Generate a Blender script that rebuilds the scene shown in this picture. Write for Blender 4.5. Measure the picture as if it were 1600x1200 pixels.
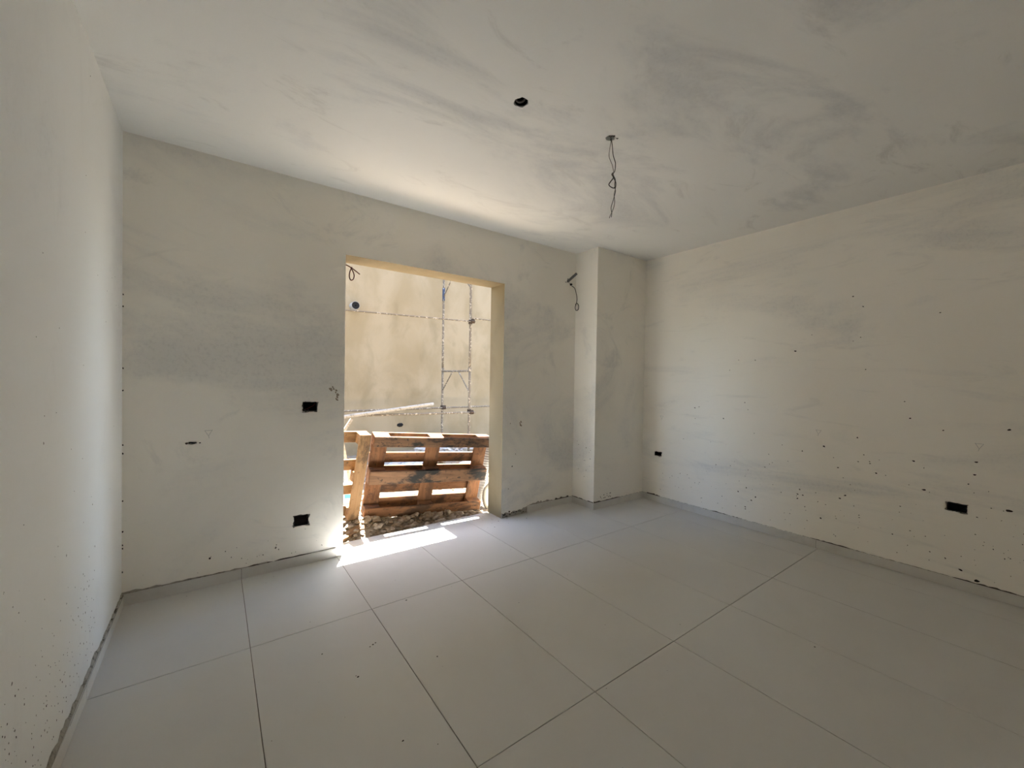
import bpy, bmesh, math, random
from mathutils import Vector, Matrix, noise
random.seed(7)
for o in list(bpy.data.objects): bpy.data.objects.remove(o, do_unlink=True)
S = bpy.context.scene
C = S.collection

# ------------------------------------------------------------------ camera
def camera():
    yaw, pitch, roll = 0.6312, -0.0137, 0.0160
    cy, sy, cp, sp = math.cos(yaw), math.sin(yaw), math.cos(pitch), math.sin(pitch)
    f = Vector((sy*cp, cy*cp, sp)); r = Vector((cy, -sy, 0)); u = r.cross(f)
    r2 = r*math.cos(roll)+u*math.sin(roll); u2 = u*math.cos(roll)-r*math.sin(roll)
    cd = bpy.data.cameras.new('camera'); cam = bpy.data.objects.new('camera', cd); C.objects.link(cam)
    M = Matrix((r2, u2, -f)).transposed().to_4x4(); M.translation = Vector((0, 0, 1.3767))
    cam.matrix_world = M
    cd.sensor_fit = 'HORIZONTAL'; cd.sensor_width = 36.0; cd.lens = 635.5743/1600*36; cd.clip_start = .02; cd.clip_end = 200
    S.camera = cam
camera()

# ------------------------------------------------------------------ light
SUN = Vector((.145, .31, 1.0)).normalized()          # towards the sun
w = bpy.data.worlds.new('sky'); S.world = w; w.use_nodes = True
nt = w.node_tree; nt.nodes.clear()
sky = nt.nodes.new('ShaderNodeTexSky'); sky.sky_type = 'NISHITA'; sky.sun_disc = False
sky.sun_elevation = math.asin(SUN.z); sky.sun_rotation = math.atan2(SUN.x, SUN.y)
bg = nt.nodes.new('ShaderNodeBackground'); bg.inputs['Strength'].default_value = 0.23
ow = nt.nodes.new('ShaderNodeOutputWorld')
nt.links.new(sky.outputs[0], bg.inputs[0]); nt.links.new(bg.outputs[0], ow.inputs[0])
sd = bpy.data.lights.new('sun', 'SUN'); sd.energy = 12.0; sd.angle = math.radians(.53); sd.color = (1, .985, .955)
so = bpy.data.objects.new('sun', sd); C.objects.link(so); so.location = (3, 9, 12)
so.rotation_euler = SUN.to_track_quat('Z', 'Y').to_euler()
S.view_settings.view_transform = 'Standard'; S.view_settings.look = 'None'
S.view_settings.exposure = 3.22; S.view_settings.gamma = 1.0
S.view_settings.use_curve_mapping = False
S.cycles.max_bounces = 24; S.cycles.diffuse_bounces = 16; S.cycles.sample_clamp_indirect = 6

# ------------------------------------------------------------------ measurements (metres)
XL, XR, YB, H = -.4367, 4.0692, 3.2591, 2.7737
YO = 3.4998                                          # outer face of the window wall
W0, W1, WH = .7997, 2.2759, 2.2978                   # the opening
CX, CY = 3.2429, 2.942                               # boxed-out column in the corner
YF = -1.25                                           # wall behind the camera
YW = 7.6                                             # wall across the yard

# ------------------------------------------------------------------ materials
def mat(name, rough=.8, spec=.3):
    m = bpy.data.materials.new(name); m.use_nodes = True
    b = m.node_tree.nodes['Principled BSDF']
    b.inputs['Roughness'].default_value = rough
    b.inputs['Specular IOR Level'].default_value = spec
    return m, m.node_tree, b
def N(t, typ, **kw):
    n = t.nodes.new(typ)
    for k, v in kw.items(): setattr(n, k, v)
    return n
def noise_fac(t, src, scale, detail=5, rough=.6, dist=0, lo=.4, hi=.6, stretch=(1, 1, 1), rot=(0, 0, 0), off=(0, 0, 0)):
    mp = N(t, 'ShaderNodeMapping'); mp.inputs['Scale'].default_value = stretch
    mp.inputs['Rotation'].default_value = rot; mp.inputs['Location'].default_value = off
    t.links.new(src, mp.inputs[0])
    n = N(t, 'ShaderNodeTexNoise'); n.inputs['Scale'].default_value = scale; n.inputs['Detail'].default_value = detail
    n.inputs['Roughness'].default_value = rough; n.inputs['Distortion'].default_value = dist
    t.links.new(mp.outputs[0], n.inputs['Vector'])
    r = N(t, 'ShaderNodeMapRange'); r.inputs[1].default_value = lo; r.inputs[2].default_value = hi
    r.interpolation_type = 'SMOOTHSTEP'
    t.links.new(n.outputs['Fac'], r.inputs[0])
    return r.outputs[0], n.outputs['Fac']
def mix(t, fac, a, b, scale=1.0):
    m = N(t, 'ShaderNodeMix', data_type='RGBA')
    if scale != 1.0:
        k = N(t, 'ShaderNodeMath', operation='MULTIPLY'); k.inputs[1].default_value = scale
        t.links.new(fac, k.inputs[0]); fac = k.outputs[0]
    t.links.new(fac, m.inputs[0])
    for i, c in ((6, a), (7, b)):
        if isinstance(c, tuple): m.inputs[i].default_value = (*c, 1)
        else: t.links.new(c, m.inputs[i])
    return m.outputs[2]
def bump(t, b, src, strength, dist=.01):
    n = N(t, 'ShaderNodeBump'); n.inputs['Strength'].default_value = strength; n.inputs['Distance'].default_value = dist
    t.links.new(src, n.inputs['Height']); t.links.new(n.outputs[0], b.inputs['Normal'])
def primer(name, stretch, off=(0, 0, 0), amt=.55, rot=(0, 0, 0), w1=(.91, .885, .825), w2=(.87, .845, .78)):
    """white fixative over grey skim plaster, patchy"""
    m, t, b = mat(name, .85, .2)
    P = N(t, 'ShaderNodeNewGeometry').outputs['Position']
    f1, _ = noise_fac(t, P, 1.0, 7, .62, .6, .50, .68, stretch, rot, off)
    f2, _ = noise_fac(t, P, 2.6, 8, .7, 1.2, .55, .72, stretch, rot, (off[0]+7, off[1]+3, off[2]+1))
    f3, r3 = noise_fac(t, P, 45, 4, .7, 0, .45, .75, (1, 1, 1))
    f4, _ = noise_fac(t, P, .55, 3, .5, 0, .4, .62, (1, 1, 1), (0, 0, 0), (off[0]+2, off[1]+9, off[2]))
    c = mix(t, f4, w1, w2, 1.0)
    c = mix(t, f1, c, (.60, .615, .63), amt)
    c = mix(t, f2, c, (.60, .60, .59), amt*.8)
    k = N(t, 'ShaderNodeMath', operation='MULTIPLY'); t.links.new(f1, k.inputs[0]); t.links.new(f3, k.inputs[1])
    c = mix(t, k.outputs[0], c, (.5, .5, .49), .35)
    t.links.new(c, b.inputs['Base Color'])
    bump(t, b, r3, .12, .006)
    return m
M = {}
M['wall_back'] = primer('primer_back', (.75, 1, 1.0), (0, 0, 0), .46)
M['wall_side'] = primer('primer_right', (1, .45, 2.1), (4, 2, 5), .42)
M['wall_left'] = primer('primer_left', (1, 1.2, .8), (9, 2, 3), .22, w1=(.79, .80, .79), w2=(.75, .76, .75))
M['ceiling'] = primer('primer_ceiling', (.7, 1.5, 1), (1.3, 5, 2), .80, (0, 0, math.radians(8)), (.82, .825, .81), (.77, .775, .76))

def render_coat(name, a, b_, c_):
    """ochre cement render, trowelled in clouds"""
    m, t, b = mat(name, .9, .15)
    P = N(t, 'ShaderNodeNewGeometry').outputs['Position']
    f1, _ = noise_fac(t, P, 1.1, 6, .55, .4, .36, .64, (1.3, 1, .9))
    f2, _ = noise_fac(t, P, 1.9, 6, .58, .5, .48, .72, (1.3, 1, .8), (0, 0, 0), (3, 1, 6))
    f3, r3 = noise_fac(t, P, 70, 5, .7, 0, .3, .7)
    c = mix(t, f1, a, b_); c = mix(t, f2, c, c_, .55); c = mix(t, f3, c, b_, .15)
    t.links.new(c, b.inputs['Base Color']); bump(t, b, r3, .25, .008)
    return m
M['ochre'] = render_coat('ochre_render', (.268, .220, .148), (.222, .175, .107), (.165, .130, .078))
M['reveal'] = render_coat('reveal_render', (.25, .205, .13), (.21, .17, .105), (.15, .12, .075))

def plain(name, col, rough=.7, spec=.3, metal=0, var=0., vscale=20, bmp=0., dark=None, lo=.45, hi=.7):
    m, t, b = mat(name, rough, spec); b.inputs['Metallic'].default_value = metal
    tc = N(t, 'ShaderNodeTexCoord').outputs['Object']
    f, r = noise_fac(t, tc, vscale, 5, .65, .3, lo, hi)
    d = dark if dark else tuple(x*(1-var) for x in col)
    t.links.new(mix(t, f, col, d), b.inputs['Base Color'])
    if bmp: bump(t, b, r, bmp, .004)
    return m
def tile_mat():
    m, t, b = mat('porcelain_tile', .38, .45)
    P = N(t, 'ShaderNodeNewGeometry').outputs['Position']
    f1, _ = noise_fac(t, P, 1.3, 6, .6, .6, .42, .66)
    f2, r2 = noise_fac(t, P, 14, 6, .7, .5, .60, .82)
    f3, _ = noise_fac(t, P, 130, 2, .5, 0, .70, .78)
    oi = N(t, 'ShaderNodeObjectInfo').outputs['Random']
    c = mix(t, f1, (.60, .60, .585), (.565, .56, .545), .6)
    c = mix(t, oi, c, (.56, .555, .54), .35)
    c = mix(t, f2, c, (.56, .54, .50), .30)
    c = mix(t, f3, c, (.45, .43, .40), .25)
    t.links.new(c, b.inputs['Base Color'])
    rr = N(t, 'ShaderNodeMapRange'); rr.inputs[3].default_value = .36; rr.inputs[4].default_value = .39
    t.links.new(f1, rr.inputs[0]); t.links.new(rr.outputs[0], b.inputs['Roughness'])
    return m
M['tile'] = tile_mat()
M['skirt'] = plain('baseboard_tile', (.62, .61, .58), .5, .35, 0, .1, 6)
M['grout'] = plain('dirty_grout', (.20, .185, .16), .95, .1, 0, .35, 9)
M['mortar'] = plain('grey_mortar', (.36, .34, .30), .95, .1, 0, .6, 30, .4)
M['dark_mortar'] = plain('dark_grey_mortar', (.10, .09, .08), .95, .1, 0, .6, 40, .4)  # darker mortar tone for beads, chips and hole edges
M['black_plastic_and_hole_shade'] = plain('black_plastic_and_hole_shade', (.006, .006, .0065), .6, .15, 0, .3)  # also paints the dark inside the pipe stub and the weep hole
M['spatter'] = plain('dried_dark_spatter', (.035, .03, .027), .8, .2, 0, .4, 60)
M['scuff'] = plain('brown_scuff', (.30, .25, .19), .9, .1, 0, .4, 60)
M['pencil'] = plain('pencil', (.52, .52, .515), .7, .2, 0, .2)
M['wire_black'] = plain('black_wire', (.03, .028, .026), .5, .35, 0, .3)
M['wire_grey'] = plain('grey_wire', (.14, .135, .13), .5, .35, 0, .3)
M['wire_brown'] = plain('dark_red_cable', (.13, .035, .02), .5, .35, 0, .4)
M['wire_red'] = plain('red_wire', (.25, .03, .02), .5, .35, 0, .2)
M['conduit_grey'] = plain('grey_conduit', (.13, .13, .13), .5, .4, 0, .4, 40)
M['white_plastic'] = plain('white_plastic', (.82, .81, .78), .5, .4, 0, .12, 12)
M['pale_hose'] = plain('pale_hose', (.20, .18, .14), .55, .35, 0, .25, 14)
M['grey_plastic'] = plain('light_grey_plastic', (.24, .23, .21), .5, .3, 0, .2, 12)
M['steel'] = plain('spattered_galvanised_steel', (.135, .115, .09), .75, .12, .0, .3, 26, .3, (.38, .33, .26), .53, .62)
M['rust'] = plain('rusty_clamp', (.055, .038, .026), .85, .2, .0, .5, 40, .3)
M['blue_paint'] = plain('blue_painted_steel', (.045, .06, .095), .8, .1, 0, .3, 30, .2, (.25, .25, .25), .55, .64)
M['pole'] = plain('lime_splashed_pole', (.31, .29, .25), .8, .2, 0, .3, 24, .2, (.15, .13, .10), .52, .66)
M['bag'] = plain('bluish_plastic_sheet', (.36, .40, .44), .4, .4, 0, .35, 9, 0, (.12, .15, .19), .5, .75)
M['grey_debris'] = plain('grey_rubble', (.42, .41, .40), .95, .1, 0, .6, 8, .4)
M['dirt'] = plain('dry_earth', (.23, .185, .135), .98, .05, 0, .45, 9, .5)
M['blue_print'] = plain('blue_label', (.08, .45, .62), .6, .3, 0, .2)
def stone_mat():
    m, t, b = mat('rubble_stone', .95, .1)
    tc = N(t, 'ShaderNodeTexCoord').outputs['Object']
    oi = N(t, 'ShaderNodeObjectInfo').outputs['Random']
    f, r = noise_fac(t, tc, 3.5, 6, .7, .4, .35, .7)
    c = mix(t, oi, (.27, .195, .125), (.40, .33, .25)); c = mix(t, f, c, (.12, .085, .055), .6)
    t.links.new(c, b.inputs['Base Color']); bump(t, b, r, .5, .01)
    return m
M['stone'] = stone_mat()
def wood(name, base, deep, dirty, axis, dirt_amt):
    m, t, b = mat(name, .8, .2)
    oi = N(t, 'ShaderNodeObjectInfo').outputs['Random']
    va = N(t, 'ShaderNodeVectorMath', operation='SCALE'); va.inputs[0].default_value = (37, 17, 53); t.links.new(oi, va.inputs[3])
    ad = N(t, 'ShaderNodeVectorMath', operation='ADD')
    t.links.new(N(t, 'ShaderNodeTexCoord').outputs['Object'], ad.inputs[0]); t.links.new(va.outputs[0], ad.inputs[1])
    tc = ad.outputs[0]
    st = [9., 9., 9.]; st[axis] = .8
    f1, r1 = noise_fac(t, tc, 2.2, 7, .65, .9, .35, .68, st)
    f2, _ = noise_fac(t, tc, 3.2, 9, .72, .3, .47, .60, [2.2 if i != axis else 1. for i in range(3)])
    f3, _ = noise_fac(t, tc, 26, 3, .6, 0, .62, .70)
    f4, _ = noise_fac(t, tc, 60, 2, .5, 0, .4, .7, [1. if i != axis else .12 for i in range(3)])
    c = mix(t, f1, base, deep, .9); c = mix(t, oi, c, deep, .3)
    c = mix(t, f4, c, deep, .35)
    c = mix(t, f2, c, dirty, dirt_amt); c = mix(t, f3, c, dirty, .7)
    t.links.new(c, b.inputs['Base Color']); bump(t, b, r1, .25, .004)
    return m
M['wood_x'] = wood('orange_pine_long', (.235, .115, .052), (.135, .058, .024), (.03, .022, .016), 0, .75)
M['wood_x_dirty'] = wood('mossy_pine_long', (.19, .105, .055), (.10, .055, .030), (.020, .019, .017), 0, 1.)
M['wood_z'] = wood('orange_pine_upright', (.22, .108, .048), (.135, .058, .024), (.03, .022, .016), 2, .5)
M['pine_x'] = wood('pale_pine_long', (.29, .18, .088), (.21, .11, .05), (.05, .036, .024), 0, .45)
M['pine_z'] = wood('pale_pine_upright', (.30, .19, .095), (.22, .12, .055), (.06, .042, .027), 2, .7)

# ------------------------------------------------------------------ helpers
def link(name, bm, m, parent=None, smooth=False, **props):
    me = bpy.data.meshes.new(name)
    bmesh.ops.recalc_face_normals(bm, faces=bm.faces)
    bm.to_mesh(me); bm.free()
    for k in (m if isinstance(m, (list, tuple)) else [m]): me.materials.append(k)
    if smooth:
        for p in me.polygons: p.use_smooth = True
    o = bpy.data.objects.new(name, me); C.objects.link(o)
    if parent: o.parent = parent
    for k, v in props.items(): o[k] = v
    return o
def thing(name, label, cat, loc=(0, 0, 0), group=None):
    o = bpy.data.objects.new(name, None); C.objects.link(o); o.location = loc; o.empty_display_size = .1
    o['label'] = label; o['category'] = cat
    if group: o['group'] = group
    return o
def setting(name):
    o = bpy.data.objects.new(name, None); C.objects.link(o); o['kind'] = 'structure'; return o
def box(bm, lo, hi, bev=0., jit=0.):
    r = bmesh.ops.create_cube(bm, size=1)
    vs = r['verts']
    for v in vs:
        v.co = Vector([lo[i]+(hi[i]-lo[i])*(v.co[i]+.5)+random.uniform(-jit, jit) for i in range(3)])
    if bev:
        es = list({e for v in vs for e in v.link_edges})
        bmesh.ops.bevel(bm, geom=es, offset=bev, segments=1, affect='EDGES', profile=.5)
def obox(name, lo, hi, m, parent=None, bev=0., **p):
    """box whose origin is at its own centre (object coordinates follow the piece)"""
    c = Vector([(a+b)/2 for a, b in zip(lo, hi)])
    bm = bmesh.new(); box(bm, Vector(lo)-c, Vector(hi)-c, bev)
    o = link(name, bm, m, parent, **p); o.location = c; return o
def catmull(pts, n=8):
    pts = [Vector(p) for p in pts]
    if len(pts) < 3: return pts
    out = []
    P = [pts[0]*2-pts[1]]+pts+[pts[-1]*2-pts[-2]]
    for i in range(1, len(P)-2):
        for k in range(n):
            t = k/n; a, b, c, d = P[i-1:i+3]
            out.append(.5*((2*b)+(c-a)*t+(2*a-5*b+4*c-d)*t*t+(3*b-a-3*c+d)*t**3))
    out.append(pts[-1]); return out
def tube(bm, pts, r, seg=8, ribs=None, caps=True):
    """swept tube; r is a number or a function of the index"""
    pts = [Vector(p) for p in pts]; rings = []
    up = None
    for i, p in enumerate(pts):
        d = (pts[min(i+1, len(pts)-1)]-pts[max(i-1, 0)]).normalized()
        if up is None:
            up = d.orthogonal().normalized()
        up = (up-d*up.dot(d)).normalized(); s = d.cross(up)
        rr = r(i) if callable(r) else r
        rings.append([bm.verts.new(p+(up*math.cos(a)+s*math.sin(a))*rr) for a in [2*math.pi*k/seg for k in range(seg)]])
    for a, b in zip(rings, rings[1:]):
        for k in range(seg): bm.faces.new((a[k], a[(k+1) % seg], b[(k+1) % seg], b[k]))
    if caps:
        bm.faces.new(rings[0]); bm.faces.new(rings[-1][::-1])
def wire(name, pts, r, m, parent=None, n=8, seg=6):
    bm = bmesh.new(); tube(bm, catmull(pts, n), r, seg); return link(name, bm, m, parent, True)
def fill_plate(bm, outer, holes, to3):
    """flat face with holes; returns the vertex loops"""
    loops = []; edges = []
    for lp in [outer]+holes:
        vs = [bm.verts.new(to3(*p)) for p in lp]
        edges += [bm.edges.new((vs[i], vs[(i+1) % len(vs)])) for i in range(len(vs))]; loops.append(vs)
    bmesh.ops.triangle_fill(bm, use_beauty=True, use_dissolve=False, edges=edges)
    return loops
def skirt_faces(bm, a, b, mi=0):
    n = len(a)
    for i in range(n):
        f = bm.faces.new((a[i], a[(i+1) % n], b[(i+1) % n], b[i])); f.material_index = mi
def plate(name, outer, holes, to3, thick, m, hole_depth=.06, back_mi=0, side_mi=0):
    """a slab: front face (w = 0) with recessed holes, back face at w = thick; to3(u, v, w)"""
    bm = bmesh.new()
    F = fill_plate(bm, outer, holes, lambda u, v: to3(u, v, 0))
    nf = len(bm.faces)
    B = fill_plate(bm, outer, [], lambda u, v: to3(u, v, thick))
    bm.faces.ensure_lookup_table()
    for f in bm.faces[nf:]: f.material_index = back_mi
    skirt_faces(bm, F[0], B[0], side_mi)
    for lp, pts in zip(F[1:], holes):
        back = [bm.verts.new(to3(*p, hole_depth)) for p in pts]
        skirt_faces(bm, lp, back, 0); bm.faces.new(back)
    return link(name, bm, m, None, False, kind='structure')
def rough_rect(cx, cy, w, h, j, n=4, rnd=None):
    """ragged rectangular outline"""
    rnd = rnd or random
    pts = []
    for (ax, ay), (bx, by) in zip(((-1, -1), (1, -1), (1, 1), (-1, 1)), ((1, -1), (1, 1), (-1, 1), (-1, -1))):
        for k in range(n):
            t = k/n; pts.append((cx+(ax+(bx-ax)*t)*w/2+rnd.uniform(-j, j), cy+(ay+(by-ay)*t)*h/2+rnd.uniform(-j, j)))
    return pts
def rough_circle(cx, cy, r, j, n=18):
    return [(cx+math.cos(a)*rr, cy+math.sin(a)*rr) for a, rr in [(2*math.pi*k/n, r+random.uniform(-j, j)) for k in range(n)]]

# ------------------------------------------------------------------ room shell
# electrical holes: centre (u, z), width, height
BOX_BACK = [(.5635, 1.1475, .102, .076), (.512, .322, .104, .082)]
BOX_RIGHT = [(2.737, .545, .100, .052), (.432, .547, .102, .060)]
hb = [rough_rect(*b, .0065, 5) for b in BOX_BACK]
hb.append(rough_rect(3.128, 2.458, .040, .035, .006, 2))       # hole behind the conduit stub
hb.append(rough_rect(-.117, .937, .050, .014, .005, 3))        # small chip
hb.append(rough_rect(3.165, 2.424, .026, .028, .004, 2))
outer = [(-3, -.3), (W0, -.3), (W0, WH), (W1, WH), (W1, -.3), (7, -.3), (7, 6.2), (-3, 6.2)]
plate('wall_back', outer, hb, lambda u, v, d: (u, YB+d, v), YO-YB, [M['wall_back'], M['reveal']], .06, 1, 1)
hr = [rough_rect(*b, .0055, 5) for b in BOX_RIGHT]
plate('wall_right', [(YF-.2, -.3), (YB, -.3), (YB, H+.2), (YF-.2, H+.2)], hr, lambda u, v, d: (XR+d, u, v), .2, [M['wall_side']])
plate('wall_left', [(YF-.2, -.3), (YB, -.3), (YB, H+.2), (YF-.2, H+.2)], [], lambda u, v, d: (XL-d, u, v), .2, [M['wall_left']])
# wall behind the camera, left solid: no daylight comes through it
D0, D1, DH = 1.9, 2.8, 2.1  # doorway size, unused
plate('wall_front', [(XL, -.3), (XR, -.3), (XR, H+.2), (XL, H+.2)], [],
      lambda u, v, d: (u, YF-d, v), .2, [M['wall_back']])
CH1, CH2 = (1.245, 1.664), (1.838, 1.590)
hc = [rough_circle(*CH1, .036, .004), rough_circle(*CH2, .030, .005, 12)]
plate('ceiling', [(XL-.2, YF-.2), (XR+.2, YF-.2), (XR+.2, YB), (XL-.2, YB)], hc, lambda u, v, d: (u, v, H+d), .2, [M['ceiling']], .05)
bm = bmesh.new(); box(bm, (CX, CY, -.02), (XR, YB, H)); link('column', bm, M['wall_back'], None, kind='structure')

# floor: mortar bed with 60 x 120 porcelain tiles laid on it
fl = setting('floor')
bm = bmesh.new(); box(bm, (XL-.2, YF-.2, -.25), (XR+.2, YO-.004, -.0035)); link('screed', bm, M['grout'], fl)
xs = [.1509+.6055*k for k in range(-1, 8)]; xs[0] = max(xs[0], XL)
xs = [XL]+[x for x in xs if XL+.05 < x < XR-.05]+[XR]
ys = [YF-.1, .008, 1.2054, 2.403, YO]
G = .0016
for a, b in zip(xs, xs[1:]):
    for c, d in zip(ys, ys[1:]):
        y1 = d-(G if d < YO else 0)
        if d == YO and (a < W0 or b > W1):                     # the last course is cut round the jambs
            segs = []
            if b <= W0 or a >= W1: segs = [(a, b, YB)]
            elif a < W0: segs = [(a, b, YB), (W0, b, YO)]
            else: segs = [(a, b, YB), (a, W1, YO)]
            bm = bmesh.new()
            if len(segs) == 1: box(bm, (a+G, c+G, -.01), (b-G, YB, 0), .0008)
            else:
                x0, x1 = segs[1][0], segs[1][1]
                px = [(a+G, c+G), (b-G, c+G)]
                px += [(b-G, YO), (x0, YO), (x0, YB), (a+G, YB)] if a < W0 else [(b-G, YB), (x1, YB), (x1, YO), (a+G, YO)]
                T = fill_plate(bm, px, [], lambda u, v: (u, v, 0)); B = fill_plate(bm, px, [], lambda u, v: (u, v, -.01))
                skirt_faces(bm, T[0], B[0])
        else:
            bm = bmesh.new(); box(bm, (a+G, c+G, -.01), (b-G, y1, random.uniform(-.0003, .0003)), .0008)
        link('tile', bm, M['tile'], fl)

# baseboards: cut strips of the floor tile; ragged mortar line above them
BH, BT = .070, .010
def baseboard(name, p, q, nrm, cuts, first=True):
    """p, q: ends on the wall line; cuts: distances of the joints from p"""
    root = setting(name)
    p, q, n = Vector((*p, 0)), Vector((*q, 0)), Vector((*nrm, 0)); d = (q-p).normalized(); L = (q-p).length
    st = [0]+cuts+[L]
    for a, b in zip(st, st[1:]):
        bm = bmesh.new()
        dz = random.uniform(-.0015, .0015); o0, o1 = BT+random.uniform(-.001, .0015), BT+random.uniform(-.001, .0015)
        A, B = p+d*(a+.0012), p+d*(b-.0012)
        vs = []
        for P, o in ((A, o0), (B, o1)):
            for z in (.0005, BH+dz):
                vs += [bm.verts.new(P+n*.0+Vector((0, 0, z))), bm.verts.new(P+n*o+Vector((0, 0, z)))]
        for f in ((0, 1, 3, 2), (4, 6, 7, 5), (1, 5, 7, 3), (2, 3, 7, 6), (0, 2, 6, 4), (0, 4, 5, 1)):
            bm.faces.new([vs[i] for i in f])
        link('baseboard_tile', bm, M['skirt'], root)
    for a in cuts:
        P = p+d*a; Q = P+n*(BT-.002); e = d*.003
        bm = bmesh.new(); box(bm, [min(P[i]-e[i], Q[i]-e[i], P[i]+e[i], Q[i]+e[i]) for i in (0, 1)]+[.001], [max(P[i]-e[i], Q[i]-e[i], P[i]+e[i], Q[i]+e[i]) for i in (0, 1)]+[BH-.002]); link('joint', bm, M['grout'], root)
    return root
def mortar_line(p, q, nrm, parent, prof, m='mortar', step=.018, z0=BH-.004, th=.006):
    """ragged bead of mortar left above a baseboard; prof(t) = (height, depth) along it"""
    p, q, n = Vector((*p, 0)), Vector((*q, 0)), Vector((*nrm, 0)); d = q-p; k = max(2, int(d.length/step))
    bm = bmesh.new(); prev = None
    for i in range(k+1):
        t = i/k; h, w_ = prof(t*d.length); P = p+d*t
        h *= random.uniform(.55, 1.35)
        c = [P+Vector((0, 0, z0))+n*.0, P+Vector((0, 0, z0))+n*w_, P+Vector((0, 0, z0+max(h*.55, .001)))+n*w_*.8, P+Vector((0, 0, z0+max(h, .0015)))+n*.0004]
        cur = [bm.verts.new(x) for x in c]
        if prev:
            for j in range(3): bm.faces.new((prev[j], prev[j+1], cur[j+1], cur[j]))
        prev = cur
    link('mortar_bead', bm, M[m], parent)
bb = baseboard('baseboard_back', (XL, YB), (.752, YB), (0, -1), [.151-XL])
mortar_line((XL, YB), (.30, YB), (0, -1), bb, lambda s: (.015 if s < .35 else .010, .008), 'mortar', .03)
mortar_line((XL+.02, YB), (.18, YB), (0, -1), bb, lambda s: (.004+.005*max(0, math.sin(s*14)), .0105), 'dark_mortar', .02, BH-.006)
mortar_line((.18, YB), (.74, YB), (0, -1), bb, lambda s: (.011, .010), 'dark_mortar', .04, BH-.006)
b2 = baseboard('baseboard_back', (2.592, YB), (CX, YB), (0, -1), [])
mortar_line((2.60, YB), (CX, YB), (0, -1), b2, lambda s: (.008+.016*max(0, math.sin(s*9)), .006), 'mortar')
mortar_line((2.98, YB), (3.18, YB), (0, -1), b2, lambda s: (.020, .008), 'dark_mortar')
b3 = baseboard('baseboard_column', (CX, YB-BT), (CX, CY), (-1, 0), [])
mortar_line((CX, YB), (CX, CY), (-1, 0), b3, lambda s: (.010, .006), 'dark_mortar')
b4 = baseboard('baseboard_column', (CX-BT, CY), (XR, CY), (0, -1), [])
mortar_line((CX, CY), (CX+.42, CY), (0, -1), b4, lambda s: (.018 if s < .1 else .010, .006), 'dark_mortar', .03)
mortar_line((CX+.3, CY), (XR, CY), (0, -1), b4, lambda s: (.006, .005), 'mortar')
b5 = baseboard('baseboard_right', (XR, CY-BT), (XR, YF), (-1, 0), [CY-2.434, CY-1.229, CY-.03])
mortar_line((XR, CY), (XR, YF), (-1, 0), b5, lambda s: (.006, .006), 'mortar')
mortar_line((XR, 2.87), (XR, 2.70), (-1, 0), b5, lambda s: (.016, .009), 'dark_mortar')
mortar_line((XR, 2.2), (XR, .1), (-1, 0), b5, lambda s: (.004+.006*max(0, math.sin(s*7.3)), .0065), 'dark_mortar')
b6 = baseboard('baseboard_left', (XL, YF), (XL, YB-BT), (1, 0), [1.25, 2.45, 3.65])
mortar_line((XL, YF), (XL, YB), (1, 0), b6, lambda s: (.026 if s < 3.9 else .012, .009), 'mortar', .03)
mortar_line((XL, 2.15), (XL, YB-.01), (1, 0), b6, lambda s: (.007, .011), 'dark_mortar', .03)

WB = bpy.data.objects['wall_back']; WR = bpy.data.objects['wall_right']; WL = bpy.data.objects['wall_left']
CE = bpy.data.objects['ceiling']; CO = bpy.data.objects['column']
# bare strip at the foot of the right-hand jamb, where no baseboard is stuck yet
bm = bmesh.new(); prev = None
for i in range(15):
    x = W1+.005+(2.588-W1)*i/14
    top = .035+.018*random.random()+(.022 if i > 11 else 0)
    c = [(x, YB, .001), (x, YB-.006-.004*random.random(), .004), (x, YB-.004-.003*random.random(), top*.7), (x, YB-.0005, top)]
    cur = [bm.verts.new(p) for p in c]
    if prev:
        for j in range(3): bm.faces.new((prev[j], prev[j+1], cur[j+1], cur[j]))
    prev = cur
link('bare_mortar', bm, M['mortar'], WB)
bm = bmesh.new()
for i in range(11):
    x = W1+.01+random.random()*.30; z = .012+random.random()*.04
    r = bmesh.ops.create_icosphere(bm, subdivisions=1, radius=1)['verts']
    s = (random.uniform(.006, .022), .006, random.uniform(.004, .012))
    for v in r: v.co = Vector((x+v.co.x*s[0], YB-.004+v.co.y*s[1], z+v.co.z*s[2]))
link('chipped_plaster', bm, M['dark_mortar'], WB, kind='stuff')

# spatter and scuffs: dried splashes that stand slightly proud of the plaster
def blob(bm, P, n, tdir, r, asp=1.0, th=.0012, k=8):
    n = Vector(n); t = Vector(tdir).normalized(); s = n.cross(t); P = Vector(P)
    c = bm.verts.new(P+n*th); ring = []
    for i in range(k):
        a = 2*math.pi*i/k; q = r*random.uniform(.7, 1.25)
        ring.append(bm.verts.new(P+t*math.cos(a)*q*asp+s*math.sin(a)*q+n*.0002))
    for i in range(k): bm.faces.new((c, ring[i], ring[(i+1) % k]))
def spatter(name, spots, n, place, parent, m='spatter'):
    bm = bmesh.new()
    for u, z, r, asp, ang in spots:
        P, ax, ay = place(u, z)
        blob(bm, P, n, Vector(ax)*math.cos(ang)+Vector(ay)*math.sin(ang), r, asp)
    return link(name, bm, M[m], parent, kind='stuff')
onR = lambda y, z: ((XR, y, z), (0, 1, 0), (0, 0, 1))
onL = lambda y, z: ((XL, y, z), (0, 1, 0), (0, 0, 1))
onB = lambda x, z: ((x, YB, z), (1, 0, 0), (0, 0, 1))
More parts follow.
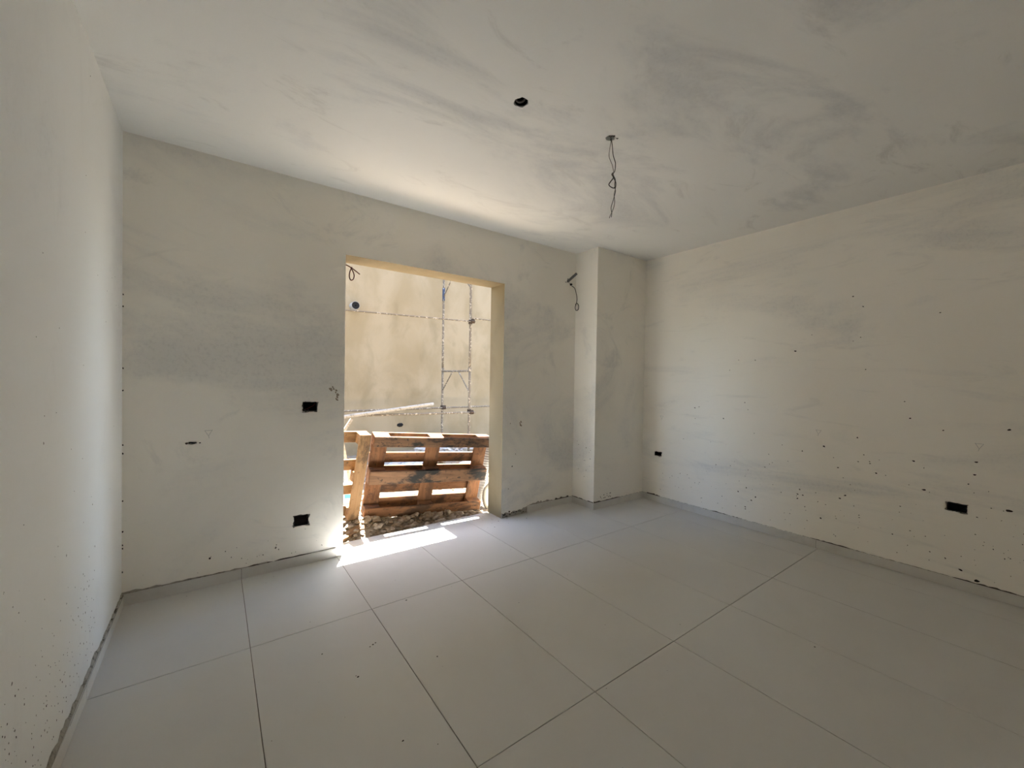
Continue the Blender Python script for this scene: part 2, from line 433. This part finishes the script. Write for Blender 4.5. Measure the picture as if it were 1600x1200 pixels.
SP_RIGHT = [(1.781, 0.377, 0.0059), (1.854, 0.324, 0.0049), (1.698, 0.308, 0.0059), (1.734, 0.269, 0.0049), (1.786, 0.194, 0.0049), (1.785, 0.175, 0.004), (1.363, 0.418, 0.0049), (1.323, 0.417, 0.0041), (1.347, 0.461, 0.004), (1.362, 0.38, 0.0049), (1.036, 0.485, 0.0049), (1.068, 0.453, 0.0049), (1.192, 0.257, 0.0059), (0.946, 0.351, 0.0033), (0.711, 0.483, 0.0033), (0.591, 0.633, 0.0072), (0.648, 0.828, 0.0053), (0.349, 0.872, 0.0053), (0.354, 0.787, 0.0053), (0.851, 0.7, 0.0049), (0.89, 0.781, 0.0033), (0.889, 0.767, 0.0041), (0.968, 0.956, 0.0049), (0.504, 1.065, 0.0033), (0.216, 1.101, 0.0046), (0.205, 0.587, 0.0086), (0.405, 0.133, 0.0066), (0.332, 0.089, 0.0079), (1.335, 0.794, 0.0041), (1.564, 0.653, 0.0033), (1.624, 0.602, 0.004), (1.183, 0.855, 0.0049), (1.441, 0.688, 0.0025), (1.596, 0.725, 0.003), (1.085, 0.698, 0.0041), (0.978, 0.415, 0.003), (1.161, 0.379, 0.003), (1.231, 0.46, 0.0033), (0.381, 0.719, 0.0041), (0.669, 0.651, 0.0026), (0.796, 0.694, 0.0026), (0.835, 0.803, 0.002), (0.926, 0.828, 0.0033), (1.051, 0.623, 0.0025), (0.552, 0.204, 0.0033), (0.722, 0.138, 0.0033), (2.01, 1.013, 0.004), (1.722, 0.902, 0.003), (1.019, 2.067, 0.004), (0.955, 1.979, 0.004), (0.536, 1.882, 0.0032), (1.288, 1.785, 0.0032), (0.965, 1.741, 0.0032), (1.011, 1.715, 0.0029), (1.406, 1.653, 0.0067), (1.729, 1.584, 0.0038), (1.878, 1.588, 0.0029), (0.93, 1.49, 0.0032), (1.812, 1.183, 0.0038), (2.009, 1.015, 0.0045), (2.308, 1.099, 0.0045), (2.263, 1.112, 0.0033), (2.302, 0.989, 0.0033), (2.43, 0.758, 0.0033), (1.782, 1.117, 0.0029), (0.672, 1.134, 0.004), (0.505, 1.065, 0.0038), (0.217, 1.101, 0.0051), (0.97, 0.956, 0.004), (1.182, 0.858, 0.0048), (0.704, 1.254, 0.0032)]
SP_LEFT = [(1.888, 0.226, 0.0021), (1.822, 0.24, 0.0021), (1.641, 0.357, 0.0024), (1.614, 0.39, 0.0016), (1.69, 0.315, 0.0007), (2.061, 0.215, 0.0022), (2.023, 0.232, 0.0013), (2.131, 0.277, 0.0012), (1.978, 0.393, 0.0016), (2.269, 0.227, 0.0008), (2.318, 0.207, 0.0012), (2.403, 0.466, 0.0014), (1.609, 0.804, 0.0011), (1.711, 0.764, 0.0004), (1.755, 0.657, 0.0005), (1.715, 0.576, 0.0005), (2.177, 0.346, 0.0009), (2.005, 0.449, 0.0012), (1.998, 0.495, 0.0009), (1.928, 0.239, 0.0009), (1.818, 0.399, 0.0009), (1.97, 0.314, 0.0009), (1.633, 0.344, 0.0004), (1.678, 0.336, 0.0009), (1.911, 1.147, 0.003), (2.499, 2.642, 0.0023), (1.606, 0.801, 0.0008)]
TRI_R = [(1.223, 0.971), (0.339, 0.98), (2.697, 0.966)]
SP_FLOOR = [(0.959, 2.379, 0.0048), (0.537, 1.891, 0.0048), (0.53, 1.902, 0.0024), (0.677, 2.084, 0.0036), (0.662, 2.078, 0.0048), (0.645, 2.069, 0.0036), (0.435, 2.148, 0.0036), (0.892, 1.808, 0.0036), (0.581, 1.457, 0.0036), (2.536, 0.754, 0.004)]

spR = [(a, b, c, random.uniform(1, 1.8), random.uniform(-.4, .6)) for a, b, c in SP_RIGHT]
for i in range(110):
    y = random.uniform(.2, 2.7); z = abs(random.gauss(0, .32))+.12
    spR.append((y, z, random.choice((.0015, .002, .0025, .003)), random.uniform(1, 2), random.uniform(0, 3)))
for i in range(45):
    spR.append((random.gauss(.12, .14), abs(random.gauss(.22, .13))+.06, random.choice((.0012, .0018, .0028)), random.uniform(1, 2.2), random.uniform(0, 3)))
spatter('paint_spatter', spR, (-1, 0, 0), onR, WR)
spL = [(a, b, c, 1.7, random.uniform(1.2, 1.9)) for a, b, c in SP_LEFT]
for i in range(230):
    spL.append((random.uniform(1.25, 2.6), abs(random.gauss(0, .26))+.13, random.choice((.0012, .0016, .002, .003)), random.uniform(1, 2), random.uniform(.9, 2.2)))
for i in range(30):
    spL.append((random.uniform(1.4, 3.1), random.uniform(.3, 2.2), .002, 1.2, 0))
spatter('paint_spatter', spL, (1, 0, 0), onL, WL)
spB = [(random.uniform(XL+.02, .7), .09+abs(random.gauss(0, .06)), random.choice((.0012, .0018, .003)), random.uniform(1, 2), random.uniform(0, 3)) for i in range(22)]
spB += [(XL+.004, z, .0035, 1.6, 1.57) for z in (1.76, 1.83, 1.40, 1.27, .95, .9, .62, .44, .36, .34, .2)]
spB += [(-.02, .18, .006, 1, 0), (.35, .16, .005, 1, 0), (2.36, .28, .004, 1, 0), (2.40, .5, .006, 1.3, 1), (2.37, .93, .005, 1, 0), (2.44, .62, .004, 1.5, 1.5)]
spatter('paint_spatter', spB, (0, -1, 0), onB, WB)
sc = []
for (x0, z0, x1, z1) in ((.71, 1.30, .755, 1.23), (.755, 1.23, .735, 1.19), (.69, 1.28, .70, 1.27), (2.5, .95, 2.49, .90)):
    for k in range(7):
        t = random.random(); sc.append((x0+(x1-x0)*t+random.gauss(0, .006), z0+(z1-z0)*t, random.uniform(.003, .007), 1.8, random.uniform(-1.2, -.6)))
spatter('brown_scuff', sc, (0, -1, 0), onB, WB, 'scuff')
spC = [(CX+.02+random.random()*.25, .10+abs(random.gauss(0, .02)), random.uniform(.003, .006), 1.5, random.random()) for i in range(12)]
spatter('paint_spatter', spC, (0, -1, 0), lambda x, z: ((x, CY, z), (1, 0, 0), (0, 0, 1)), CO)
spC = [(CY+random.random()*.29, random.uniform(.3, .8), random.uniform(.002, .004), 1.5, random.random()) for i in range(14)]
spatter('paint_spatter', spC, (-1, 0, 0), lambda y, z: ((CX, y, z), (0, 1, 0), (0, 0, 1)), CO)
# pencilled level marks
def pencil(strokes, n, to3, parent):
    bm = bmesh.new(); n = Vector(n)
    for a, b in strokes:
        A, B = Vector(to3(*a)), Vector(to3(*b)); s = n.cross((B-A).normalized())*.0011
        bm.faces.new([bm.verts.new(x+n*.0006) for x in (A-s, B-s, B+s, A+s)])
    link('pencil_mark', bm, M['pencil'], parent)
tri = lambda u, z, s, t=1: [((u-s, z+s*.8), (u+s, z+s*.8)), ((u+s*t, z+s), (u, z-s)), ((u-s, z+s*.8), (u, z-s)), ((u, z-s), (u+.2*s, z-1.8*s))]
for u, z in TRI_R: pencil(tri(u, z, .019), (-1, 0, 0), lambda u, v: (XR, u, v), WR)
pencil(tri(-.03, .995, .020), (0, -1, 0), lambda u, v: (u, YB, v), WB)
# dirt on the floor tiles
fs = [(a, b, c, 1.3, .4) for a, b, c in SP_FLOOR]
for i in range(50): fs.append((random.uniform(-.2, 3), random.uniform(.9, 3.4), random.choice((.001, .0015, .002)), 1.3, random.random()))
for i in range(26): fs.append((random.uniform(2.0, 2.55), random.uniform(3.1, 3.45), random.choice((.002, .003, .005)), 1.4, random.random()))
spatter('dirt_crumbs', fs, (0, 0, 1), lambda x, y: ((x, y, .0003), (1, 0, 0), (0, 1, 0)), fl, 'spatter')

# ------------------------------------------------------------------ the yard outside
bm = bmesh.new(); box(bm, (-5, YW, -.6), (10, YW+.25, 7.8)); link('wall_outside', bm, M['ochre'], None, kind='structure')
# unseen balcony slab above, stepped to shape the sun patch: deeper towards the right
bm = bmesh.new(); box(bm, (-3, YO, 3.0), (2.145, 4.02, 3.18)); box(bm, (2.145, YO, 3.0), (7, 4.315, 3.18))
link('shading_slab_1', bm, M['reveal'], None, kind='structure')
def gz(x, y):
    z = .055-.085*(min(max(x, .6), 2.6)-1.12)
    k = min(max((y-3.5)/.25, 0), 1); z = (-.03)*(1-k)+z*k
    f = min(max((y-4.1)/.8, 0), 1); z = z*(1-f)+(-.06)*f
    return z+.018*noise.noise(Vector((x*3, y*3, 0)))+.010*noise.noise(Vector((x*11, y*11, 2)))
gr = setting('ground')
bm = bmesh.new(); nx, ny = 150, 60; g = []
for j in range(ny+1):
    for i in range(nx+1):
        x = -4.5+14*i/nx if not (0) else 0
        y = YO-.002+(YW-YO+.02)*(j/ny)**1.6
        g.append(bm.verts.new((x, y, gz(x, y) if y > YO+.02 else -.03)))
for j in range(ny):
    for i in range(nx):
        a = j*(nx+1)+i; bm.faces.new((g[a], g[a+1], g[a+nx+2], g[a+nx+1]))
link('earth', bm, M['dirt'], gr, True)
def rock(bm, r, sub=1, flat=.7, j=.28, at=None):
    vs = bmesh.ops.create_icosphere(bm, subdivisions=sub, radius=r)['verts']
    sc_ = (random.uniform(.8, 1.3), random.uniform(.7, 1.1), random.uniform(flat*.8, flat*1.1))
    R = Matrix.Rotation(random.uniform(0, 6.3), 3, 'Z') @ Matrix.Rotation(random.uniform(-.5, .5), 3, 'X')
    for v in vs:
        k = 1+random.uniform(-j, j); v.co = R @ Vector((v.co.x*sc_[0]*k, v.co.y*sc_[1]*k, v.co.z*sc_[2]*k))
        if at: v.co += Vector(at)
shapes = []
for i in range(9):
    bm = bmesh.new(); rock(bm, 1.0, 2, .62, .10)
    for v in bm.verts: v.co *= 1+.42*noise.noise(v.co*1.5+Vector((i*7, 0, 0)))
    me = bpy.data.meshes.new('stone'); bm.to_mesh(me); bm.free(); me.materials.append(M['stone']); shapes.append(me)
def stone(x, y, r):
    o = bpy.data.objects.new('stone', random.choice(shapes)); C.objects.link(o); o.parent = gr
    o.scale = (r*random.uniform(.8, 1.3), r*random.uniform(.7, 1.1), r*random.uniform(.7, 1.1)); o.rotation_euler = (random.uniform(-.4, .4), random.uniform(-.4, .4), random.uniform(0, 6.3))
    o.location = (x, y, gz(x, y)+r*.22)
for i in range(170):                                           # the heap between sill and pallets
    x = random.uniform(.85, 2.2); y = YO+.03+random.random()*(.30-.12*(x-.9)/1.3)
    stone(x, y, random.choice((.012, .016, .020, .026, .034, .04)))
for i in range(70):
    stone(random.uniform(.7, 4.4), random.uniform(4.05, 6.6), random.choice((.03, .045, .06)))
bm = bmesh.new()
for i in range(900):
    x = random.uniform(.8, 2.3); y = YO+.012+random.random()*.42
    rock(bm, random.uniform(.005, .014), 1, .7, .25, (x, y, gz(x, y)+.004))
for i in range(900):
    x = random.uniform(-.2, 4.8); y = random.uniform(4.0, 7.4)
    rock(bm, random.uniform(.010, .03), 1, .7, .25, (x, y, gz(x, y)+.006))
link('gravel', bm, M['stone'], gr, kind='stuff')

# ------------------------------------------------------------------ pallets leaning on the facade
def pose(o, yaw, tilt, roll, loc):
    m = Matrix.Rotation(yaw, 4, 'Z') @ Matrix.Rotation(tilt, 4, 'X') @ Matrix.Rotation(roll, 4, 'Y')
    m.translation = Vector(loc); o.matrix_world = m
p1 = thing('pallet', 'orange-brown wooden pallet leaning in the opening, three mossy runners facing the room', 'pallet', group='pallets outside the opening')
for z0, z1, k in ((0, .10, 'wood_x'), (.335, .465, 'wood_x_dirty'), (.70, .80, 'wood_x_dirty')):
    obox('runner', (0, 0, z0), (1.2, .022, z1), M[k], p1, .005)
for z0, z1 in ((0, .10), (.3275, .4725), (.70, .80)):
    for x0, x1 in ((0, .145), (.5275, .6725), (1.055, 1.2)):
        obox('block', (x0+.002, .0225, z0+.002), (x1-.002, .0995, z1-.002), M['wood_x'], p1, .003)
for x0, x1 in ((0, .145), (.5275, .6725), (1.055, 1.2)):
    obox('stringer_board', (x0, .10, 0), (x1, .1215, .80), M['wood_z'], p1, .003)
for z0, z1 in ((0, .145), (.195, .295), (.3275, .4725), (.505, .605), (.655, .80)):
    obox('deck_board', (0, .122, z0), (1.2, .144, z1), M['wood_x'], p1, .003)
pose(p1, -.100, .203, .080, (1.112, 3.808, .0555))
p2 = thing('pallet', 'paler yellow pine pallet half hidden by the left side of the opening', 'pallet', group='pallets outside the opening')
for x0, x1 in ((-.10, 0), (-.65, -.55), (-1.2, -1.1)):
    obox('end_board', (x0, 0, 0), (x1, .022, .80), M['pine_z'], p2, .004)
    for z0, z1 in ((0, .10), (.35, .45), (.70, .80)):
        obox('block', (x0+.002, .0225, z0+.002), (x1-.002, .0995, z1-.002), M['pine_x'], p2, .003)
for z0, z1 in ((0, .10), (.21, .30), (.44, .54), (.70, .80)):
    obox('deck_board', (-1.2, .10, z0), (0, .122, z1), M['pine_x'], p2, .003)
pose(p2, .0799, .192, .0646, (1.0603, 3.7773, .0743))

# ------------------------------------------------------------------ scaffold
XS, YR, YL = 3.61, 6.2, 7.25
def frame(label, z0, z1, zb, paint, cl):
    t = thing('scaffold_tower', label, 'scaffold', (XS, (YR+YL)/2, z0))
    def tb(name, a, b, r, m, sg=10):
        bm = bmesh.new(); o = Vector((XS, (YR+YL)/2, z0)); A, B = Vector(a)-o, Vector(b)-o
        tube(bm, [A.lerp(B, k/6) for k in range(7)], r, sg); return link(name, bm, M[m], t, True)
    for y in (YR, YL): tb('post', (XS, y, z0), (XS, y, z1-.002), .021, 'steel')
    tb('crossbar', (XS, YR, zb), (XS, YL, zb), .016, 'steel')
    for y, s in ((YR, 1), (YL, -1)): tb('brace', (XS, y+s*.02, zb-.36), (XS, y+s*.40, zb-.015), .011, 'steel', 8)
    for y in (YR, YL): tb('socket', (XS, y, z1-.07), (XS, y, z1-.004), .030, 'steel')
    for y, z in cl: tb('clamp', (XS, y, z-.035), (XS, y, z+.035), .035, 'rust')
    if paint: tb('paint_band', (XS, YL, zb-.45), (XS, YL, zb-.20), .0255, 'blue_paint')
    return t
frame('lower scaffold frame standing on the yard ground, crossbar at mid height', gz(XS, YR)-.03, 1.56, 1.495, False, [(YR, .79), (YL, .79)])
frame('upper scaffold frame with blue painted post, cut off by the lintel', 1.56, 3.45, 3.32, True, [(YR, 2.352)])
def ledger(label, a, b, r=.0235, bow=0.):
    t = thing('scaffold_pipe', label, 'pipe', a)
    A, B = Vector(a), Vector(b); bm = bmesh.new()
    tube(bm, [(B-A)*(k/14)-Vector((0, 0, bow*math.sin(math.pi*k/14))) for k in range(15)], r, 10); link('tube', bm, M['steel'], t, True)
    return t
def clamp(t, P):
    bm = bmesh.new(); o = Vector(t.location); P = Vector(P)-o
    tube(bm, [P+Vector((-.035, 0, 0)), P+Vector((.035, 0, 0))], .030, 10)
    box(bm, P+Vector((-.012, .012, .026)), P+Vector((.05, .036, .044)), .003)
    link('clamp', bm, M['rust'], t)
yl = YR-.075
t = ledger('long horizontal scaffold pipe crossing the yard wall at the upper clamp', (-.6, yl, 2.280), (XS+.05, yl, 2.352), .011); clamp(t, (XS, yl, 2.352))
t = ledger('short scaffold pipe running right from the upper clamp towards the jamb', (XS-.03, yl, 2.405), (6.5, yl, 2.43), .011)
t = ledger('low scaffold pipe clamped to the nearer post, behind the loose pole', (-.6, yl-.004, .825), (XS+.07, yl-.004, .772), .016); clamp(t, (XS, yl-.004, .772))
yl2 = YL-.075
t = ledger('low scaffold pipe clamped to the post nearest the yard wall', (-.6, yl2, .775), (6.5, yl2, .79), .016); clamp(t, (XS, yl2, .784))
t = thing('scaffold_pole', 'thick whitish loose pole lying slanted across the low scaffold pipe', 'pole', (1.97, yl-.03, .808))
bm = bmesh.new(); o = Vector(t.location); A = Vector((.55, yl-.168, .701)); B = Vector((2.91, yl+.050, .936))
tube(bm, [A.lerp(B, k/12)-o for k in range(13)], .026, 12); link('pole_shaft', bm, M['pole'], t, True)
t = thing('wooden_prop', 'pale batten leaning upward above the left pallet', 'batten', (.86, 4.7, 0))
bm = bmesh.new(); o = Vector(t.location); tube(bm, [Vector((.70, 4.9, gz(.7, 4.9)))-o, Vector((1.285, 4.9, .875))-o], .022, 4); link('batten', bm, M['pole'], t)
t = thing('wooden_prop', 'pale batten slanting down behind the left pallet', 'batten', (1.3, 4.6, 0))
bm = bmesh.new(); o = Vector(t.location); tube(bm, [Vector((1.13, 4.80, .80))-o, Vector((1.33, 4.98, gz(1.33, 4.98)))-o], .02, 4); link('batten', bm, M['pole'], t)

# pipe stub with collar, and a hole, in the yard wall; their dark insides are painted black
t = thing('drain_pipe_stub', 'black-mouthed pipe stub with white collar sticking from yard wall', 'pipe stub', (2.0, YW, 2.62))
def ring(bm, r0, r1, y0, y1, n=20, floor=True):
    L = []
    for r, y in ((r1, y0), (r1, y1), (r0, y1), (r0, y0+.01)):
        L.append([bm.verts.new((math.cos(a)*r, y, math.sin(a)*r)) for a in [2*math.pi*k/n for k in range(n)]])
    for a, b in zip(L, L[1:]):
        for k in range(n): bm.faces.new((a[k], a[(k+1) % n], b[(k+1) % n], b[k]))
    return L
bm = bmesh.new(); ring(bm, .066, .072, .0, -.16); link('collar', bm, M['grey_plastic'], t, True)
bm = bmesh.new(); ring(bm, .010, .0655, -.002, -.157); link('mouth_shade', bm, M['black_plastic_and_hole_shade'], t)  # nearly closed black disc stands in for the shade inside the pipe
t = thing('weep_hole', 'small dark broken hole low in the yard wall above the pallet', 'hole', (2.893, YW, .445))
bm = bmesh.new()
for i in range(7):
    vs = bmesh.ops.create_icosphere(bm, subdivisions=1, radius=1)['verts']; a = i*.9; px, pz = (math.cos(a)*.035, math.sin(a)*.018)
    for v in vs: v.co = Vector((v.co.x*.035+px, v.co.y*.012, v.co.z*.024+pz))
link('hole_shade', bm, M['black_plastic_and_hole_shade'], t)  # flattened black lumps on the wall stand in for the hole's inner shade

# ------------------------------------------------------------------ debris in the yard
def crumple(name, label, cat, loc, size, m, seed, sub=4, amp=.35):
    bm = bmesh.new(); vs = bmesh.ops.create_icosphere(bm, subdivisions=sub, radius=1)['verts']
    for v in vs:
        q = v.co*1.7+Vector((seed, 0, 0)); k = 1+amp*noise.noise(q)+amp*.6*abs(noise.noise(q*2.3))+amp*.35*noise.noise(q*5)
        c = v.co*k; c.z = max(c.z, -.25); v.co = Vector((c.x*size[0], c.y*size[1], (c.z+.25)*size[2]))
    o = link(name, bm, M[m], None, False); o.location = loc; o['label'] = label; o['category'] = cat; return o
crumple('plastic_sheet', 'crumpled bluish plastic sheet on the ground behind the left pallet', 'plastic sheet', (1.40, 5.55, -.06), (.22, .22, .22), 'bag', 3.1)
crumple('plastic_sheet', 'pale blue plastic sheet glimpsed through the left upper gap of the orange pallet', 'plastic sheet', (2.42, 6.1, -.06), (.40, .25, .16), 'bag', 8.7)
crumple('cement_sack', 'whitish cement sack glimpsed through the right upper gap of the orange pallet', 'sack', (3.45, 5.55, -.06), (.36, .24, .16), 'white_plastic', 12.4, 4, .22)
crumple('rubble_heap', 'grey rubble heap at the foot of the yard wall behind the orange pallet', 'rubble', (3.6, 6.75, -.08), (.55, .35, .22), 'grey_debris', 21.4, 5, .5)
t = thing('paint_bucket', 'white bucket with a blue label behind the lower left pallet boards', 'bucket', (1.13, 4.40, gz(1.13, 4.4)))
bm = bmesh.new(); L = []
for r, z in ((.085, 0), (.105, .21), (.112, .21), (.112, .225), (.098, .225), (.082, .012)):
    L.append([bm.verts.new((math.cos(a)*r, math.sin(a)*r, z)) for a in [2*math.pi*k/24 for k in range(24)]])
for a, b in zip(L, L[1:]):
    for k in range(24): bm.faces.new((a[k], a[(k+1) % 24], b[(k+1) % 24], b[k]))
bm.faces.new(L[0]); bm.faces.new(L[-1]); link('bucket_body', bm, M['white_plastic'], t, True)
bm = bmesh.new(); rr = lambda z: .085+.02*z/.21+.001; pv = None
for k in range(9):
    a = -2.2+k*.07; cur = [bm.verts.new((math.cos(a)*rr(z), math.sin(a)*rr(z), z)) for z in (.11, .15)]
    if pv: bm.faces.new((pv[0], cur[0], cur[1], pv[1]))
    pv = cur
link('bucket_label', bm, M['blue_print'], t)
t = thing('timber_offcut', 'short sunlit timber offcut lying on rubble at the left jamb', 'timber', (.94, 3.62, .02))
o = obox('board', (-.16, -.035, -.010), (.16, .035, .012), M['pine_x'], t, .003); t.rotation_euler = (.25, -.12, .5)
t = thing('corrugated_pipe', 'white corrugated pipe standing behind the right end of orange pallet', 'pipe', (2.37, 3.90, gz(2.37, 3.90)))
bm = bmesh.new(); A, B = Vector((0, 0, -.03)), Vector((.10, -.12, .78)); n = 120
tube(bm, [A.lerp(B, k/n) for k in range(n+1)], lambda i: .060 if (i % 4) < 2 else .049, 16); link('pipe_wall', bm, M['grey_plastic'], t)
t = thing('hose', 'pale bent hose on the ground beside the right jamb', 'hose', (2.42, 3.72, gz(2.42, 3.72)))
bm = bmesh.new(); tube(bm, catmull([(.16, .06, .27), (.06, .04, .26), (-.025, .02, .20), (-.05, 0, .11), (-.03, -.01, .03), (.05, .03, .0), (.2, .12, .0)], 8), .022, 12)
link('hose_loop', bm, M['pale_hose'], t, True)

# ------------------------------------------------------------------ electrics in the room
def junction(label, u, z, w_, h_, wall, wire_pts=None):
    """black flush-mounting box sunk in the ragged hole: local x across, y into the wall, z up"""
    t = thing('junction_box', label, 'junction box', (u, YB, z) if wall == 'b' else (XR, u, z), 'empty flush boxes in the walls')
    if wall == 'r': t.rotation_euler = (0, 0, -math.pi/2)
    a, b = w_/2-.007, h_/2-.006
    bm = bmesh.new(); L = []
    for (sx, sz), y in (((a, b), .004), ((a-.003, b-.003), .004), ((a-.003, b-.003), .048), ):
        L.append([bm.verts.new((x*sx, y, q*sz)) for x, q in ((-1, -1), (1, -1), (1, 1), (-1, 1))])
    L.insert(0, [bm.verts.new((x*a, .050, q*b)) for x, q in ((-1, -1), (1, -1), (1, 1), (-1, 1))])
    for p, q in zip(L, L[1:]):
        for k in range(4): bm.faces.new((p[k], p[(k+1) % 4], q[(k+1) % 4], q[k]))
    bm.faces.new(L[-1]); bm.faces.new(L[0]); link('box_shell', bm, M['black_plastic_and_hole_shade'], t)
    for s in (-1, 1):
        bm = bmesh.new(); box(bm, (s*a-.007 if s > 0 else -a+.001, .006, -.006), (s*a-.001 if s > 0 else -a+.007, .03, .006), .001)
        link('screw_lug', bm, M['black_plastic_and_hole_shade'], t)
    bm = bmesh.new()                                           # broken mortar round the box
    for k in range(14):
        e = random.choice((0, 1, 2, 3)); s = random.uniform(-1, 1)
        p = ((s*w_/2, -1*h_/2), (s*w_/2, h_/2), (-w_/2, s*h_/2), (w_/2, s*h_/2))[e]
        rock(bm, random.uniform(.003, .006), 1, .8, .2, (p[0], .006, p[1]))
    link('broken_mortar', bm, M['dark_mortar'], t, kind='stuff')
    if wire_pts:
        for pts, m in wire_pts: wire('wire', pts, .0016, M[m], t)
    return t
junction('upper black box with a red wire inside, left of the opening', *BOX_BACK[0], 'b',
         [([(-.030, .04, -.022), (-.022, .015, -.018), (0, .003, -.004), (.02, .004, .006), (.034, .02, .022)], 'wire_red'),
          ([(-.036, .03, -.02), (-.030, .0, -.032), (-.020, -.006, -.040), (-.010, -.002, -.034), (-.012, .02, -.02)], 'wire_grey')])
junction('lower black box near the floor, left of the opening', *BOX_BACK[1], 'b')
junction('small black box low on the right wall beside the corner column', *BOX_RIGHT[0], 'r')
junction('black box low on the right wall far from the column', *BOX_RIGHT[1], 'r')

t = thing('ceiling_box', 'round black ceiling box without cable, grey strap across it', 'ceiling box', (*CH1, H))
bm = bmesh.new(); L = []
for r, z in ((.031, .004), (.034, .004), (.034, .048), (.031, .046)):
    L.append([bm.verts.new((math.cos(a)*r, math.sin(a)*r, z)) for a in [2*math.pi*k/20 for k in range(20)]])
for a, b in zip(L, L[1:]+L[:1]):
    for k in range(20): bm.faces.new((a[k], a[(k+1) % 20], b[(k+1) % 20], b[k]))
bm.faces.new(L[3]); link('box_shell', bm, M['black_plastic_and_hole_shade'], t, False)
bm = bmesh.new(); tube(bm, catmull([(-.026, .012, .012), (-.01, .006, .002), (.008, -.010, .006), (.016, -.018, .03)], 6), .005, 8); link('conduit_end', bm, M['conduit_grey'], t, True)

rt = Vector((math.cos(.6312), -math.sin(.6312), 0))             # direction in which the loops of the cable lie
t = thing('hanging_wire', 'thin grey ceiling wire with a knotted loop hanging from small ragged hole', 'wire', (*CH2, H))
bm = bmesh.new()
for i in range(16):
    a = random.uniform(0, 6.3); r = random.uniform(.004, .026)
    rock(bm, random.uniform(.004, .009), 1, .8, .3, (math.cos(a)*r, math.sin(a)*r, random.uniform(.002, .03)))
link('broken_plaster', bm, M['dark_mortar'], t, kind='stuff')
wire('clip', [rt*.030+Vector((0, 0, .01)), rt*.038+Vector((0, 0, -.004)), rt*.046+Vector((0, 0, .004)), rt*.040+Vector((0, 0, .016))], .0022, M['wire_grey'], t)
K = .00372/5.0                                                 # metres per measured unit
def h(pts, bow=0): return [rt*((x-877)*K)+Vector((.004*math.sin(i*1.7)+bow, .004*math.cos(i*2.1), -(y-488)*K+.012)) for i, (x, y) in enumerate(pts)]
wire('strand', h([(877, 480), (877, 520), (872, 590), (878, 650), (890, 710), (902, 765), (912, 785), (902, 795), (893, 780), (900, 768)]), .0019, M['wire_grey'], t)
wire('strand', h([(879, 480), (882, 540), (892, 590), (908, 640), (914, 700), (908, 760), (898, 780), (903, 805)], .002), .0024, M['wire_black'], t)
wire('strand', h([(900, 775), (903, 805), (885, 840), (880, 865), (895, 888), (915, 886), (926, 865), (920, 830), (906, 805), (900, 790)]), .0030, M['wire_black'], t)
wire('strand', h([(906, 805), (922, 850), (921, 900), (922, 940), (916, 1000), (905, 1050), (895, 1100), (880, 1124)]), .0021, M['wire_grey'], t)
wire('strand', h([(921, 880), (920, 915), (910, 980), (902, 1040), (897, 1085), (893, 1116)], -.002), .0021, M['wire_black'], t)

t = thing('conduit_stub', 'grey conduit stub slanting out of the wall by the column', 'conduit', (3.128, YB, 2.458))
bm = bmesh.new(); n = 30; A, B = Vector((-.018, .03, -.03)), Vector((.040, -.085, .070))
tube(bm, [A.lerp(B, k/n) for k in range(n+1)], lambda i: .015 if (i % 2) else .0125, 10); link('conduit', bm, M['conduit_grey'], t)
bm = bmesh.new()
for i in range(8): rock(bm, random.uniform(.004, .010), 1, .8, .3, (random.gauss(-.012, .014), -.001, random.gauss(-.016, .014)))
link('broken_plaster', bm, M['conduit_grey'], t, kind='stuff')
t = thing('wall_wire', 'dark wire ending in a round loop, hanging beside the column', 'wire', (3.165, YB, 2.424))
q = .0072
P = [(893, 446), (897.5, 452), (900.3, 462), (900.3, 472), (898.5, 480), (896.5, 486), (899, 490.5), (903.5, 488.5), (904.3, 482), (900.5, 478.3), (897, 481)]
wire('wire_loop', [Vector(((x-893)*q*.93, .03 if i == 0 else -.012-.012*min(i, 3), -(y-446)*q*.9)) for i, (x, y) in enumerate(P)], .0042, M['wire_black'], t)
bm = bmesh.new(); tube(bm, [(0, .02, .004), (0, -.012, -.004)], .011, 8); link('grommet', bm, M['black_plastic_and_hole_shade'], t)

t = thing('cable_loop', 'dark red cable loop hanging from the top of left jamb in the opening', 'cable', (W0, 3.42, 2.275))
P = [(-.01, 0, .006), (.055, .0, -.018), (.095, .005, -.035), (.150, .0, -.072)]
wire('cable', P, .0045, M['wire_brown'], t)
wire('cable', [(.075, .004, -.024), (.096, .012, -.05), (.108, .012, -.085), (.100, .008, -.118), (.080, .004, -.128), (.068, 0, -.10), (.072, -.004, -.06), (.088, -.004, -.024)], .0045, M['wire_brown'], t)
t = thing('wall_plug', 'small broken dark plug in chipped hole, left half of window wall', 'wall plug', (-.117, YB, .937))
bm = bmesh.new()
for i in range(7): rock(bm, random.uniform(.004, .008), 1, .7, .3, (random.gauss(0, .018), .002, random.gauss(0, .004)))
link('broken_plaster', bm, M['dark_mortar'], t, kind='stuff')
wire('plug_stub', [(-.012, .03, 0), (.006, .0, .001), (.026, -.008, .0)], .004, M['wire_black'], t)
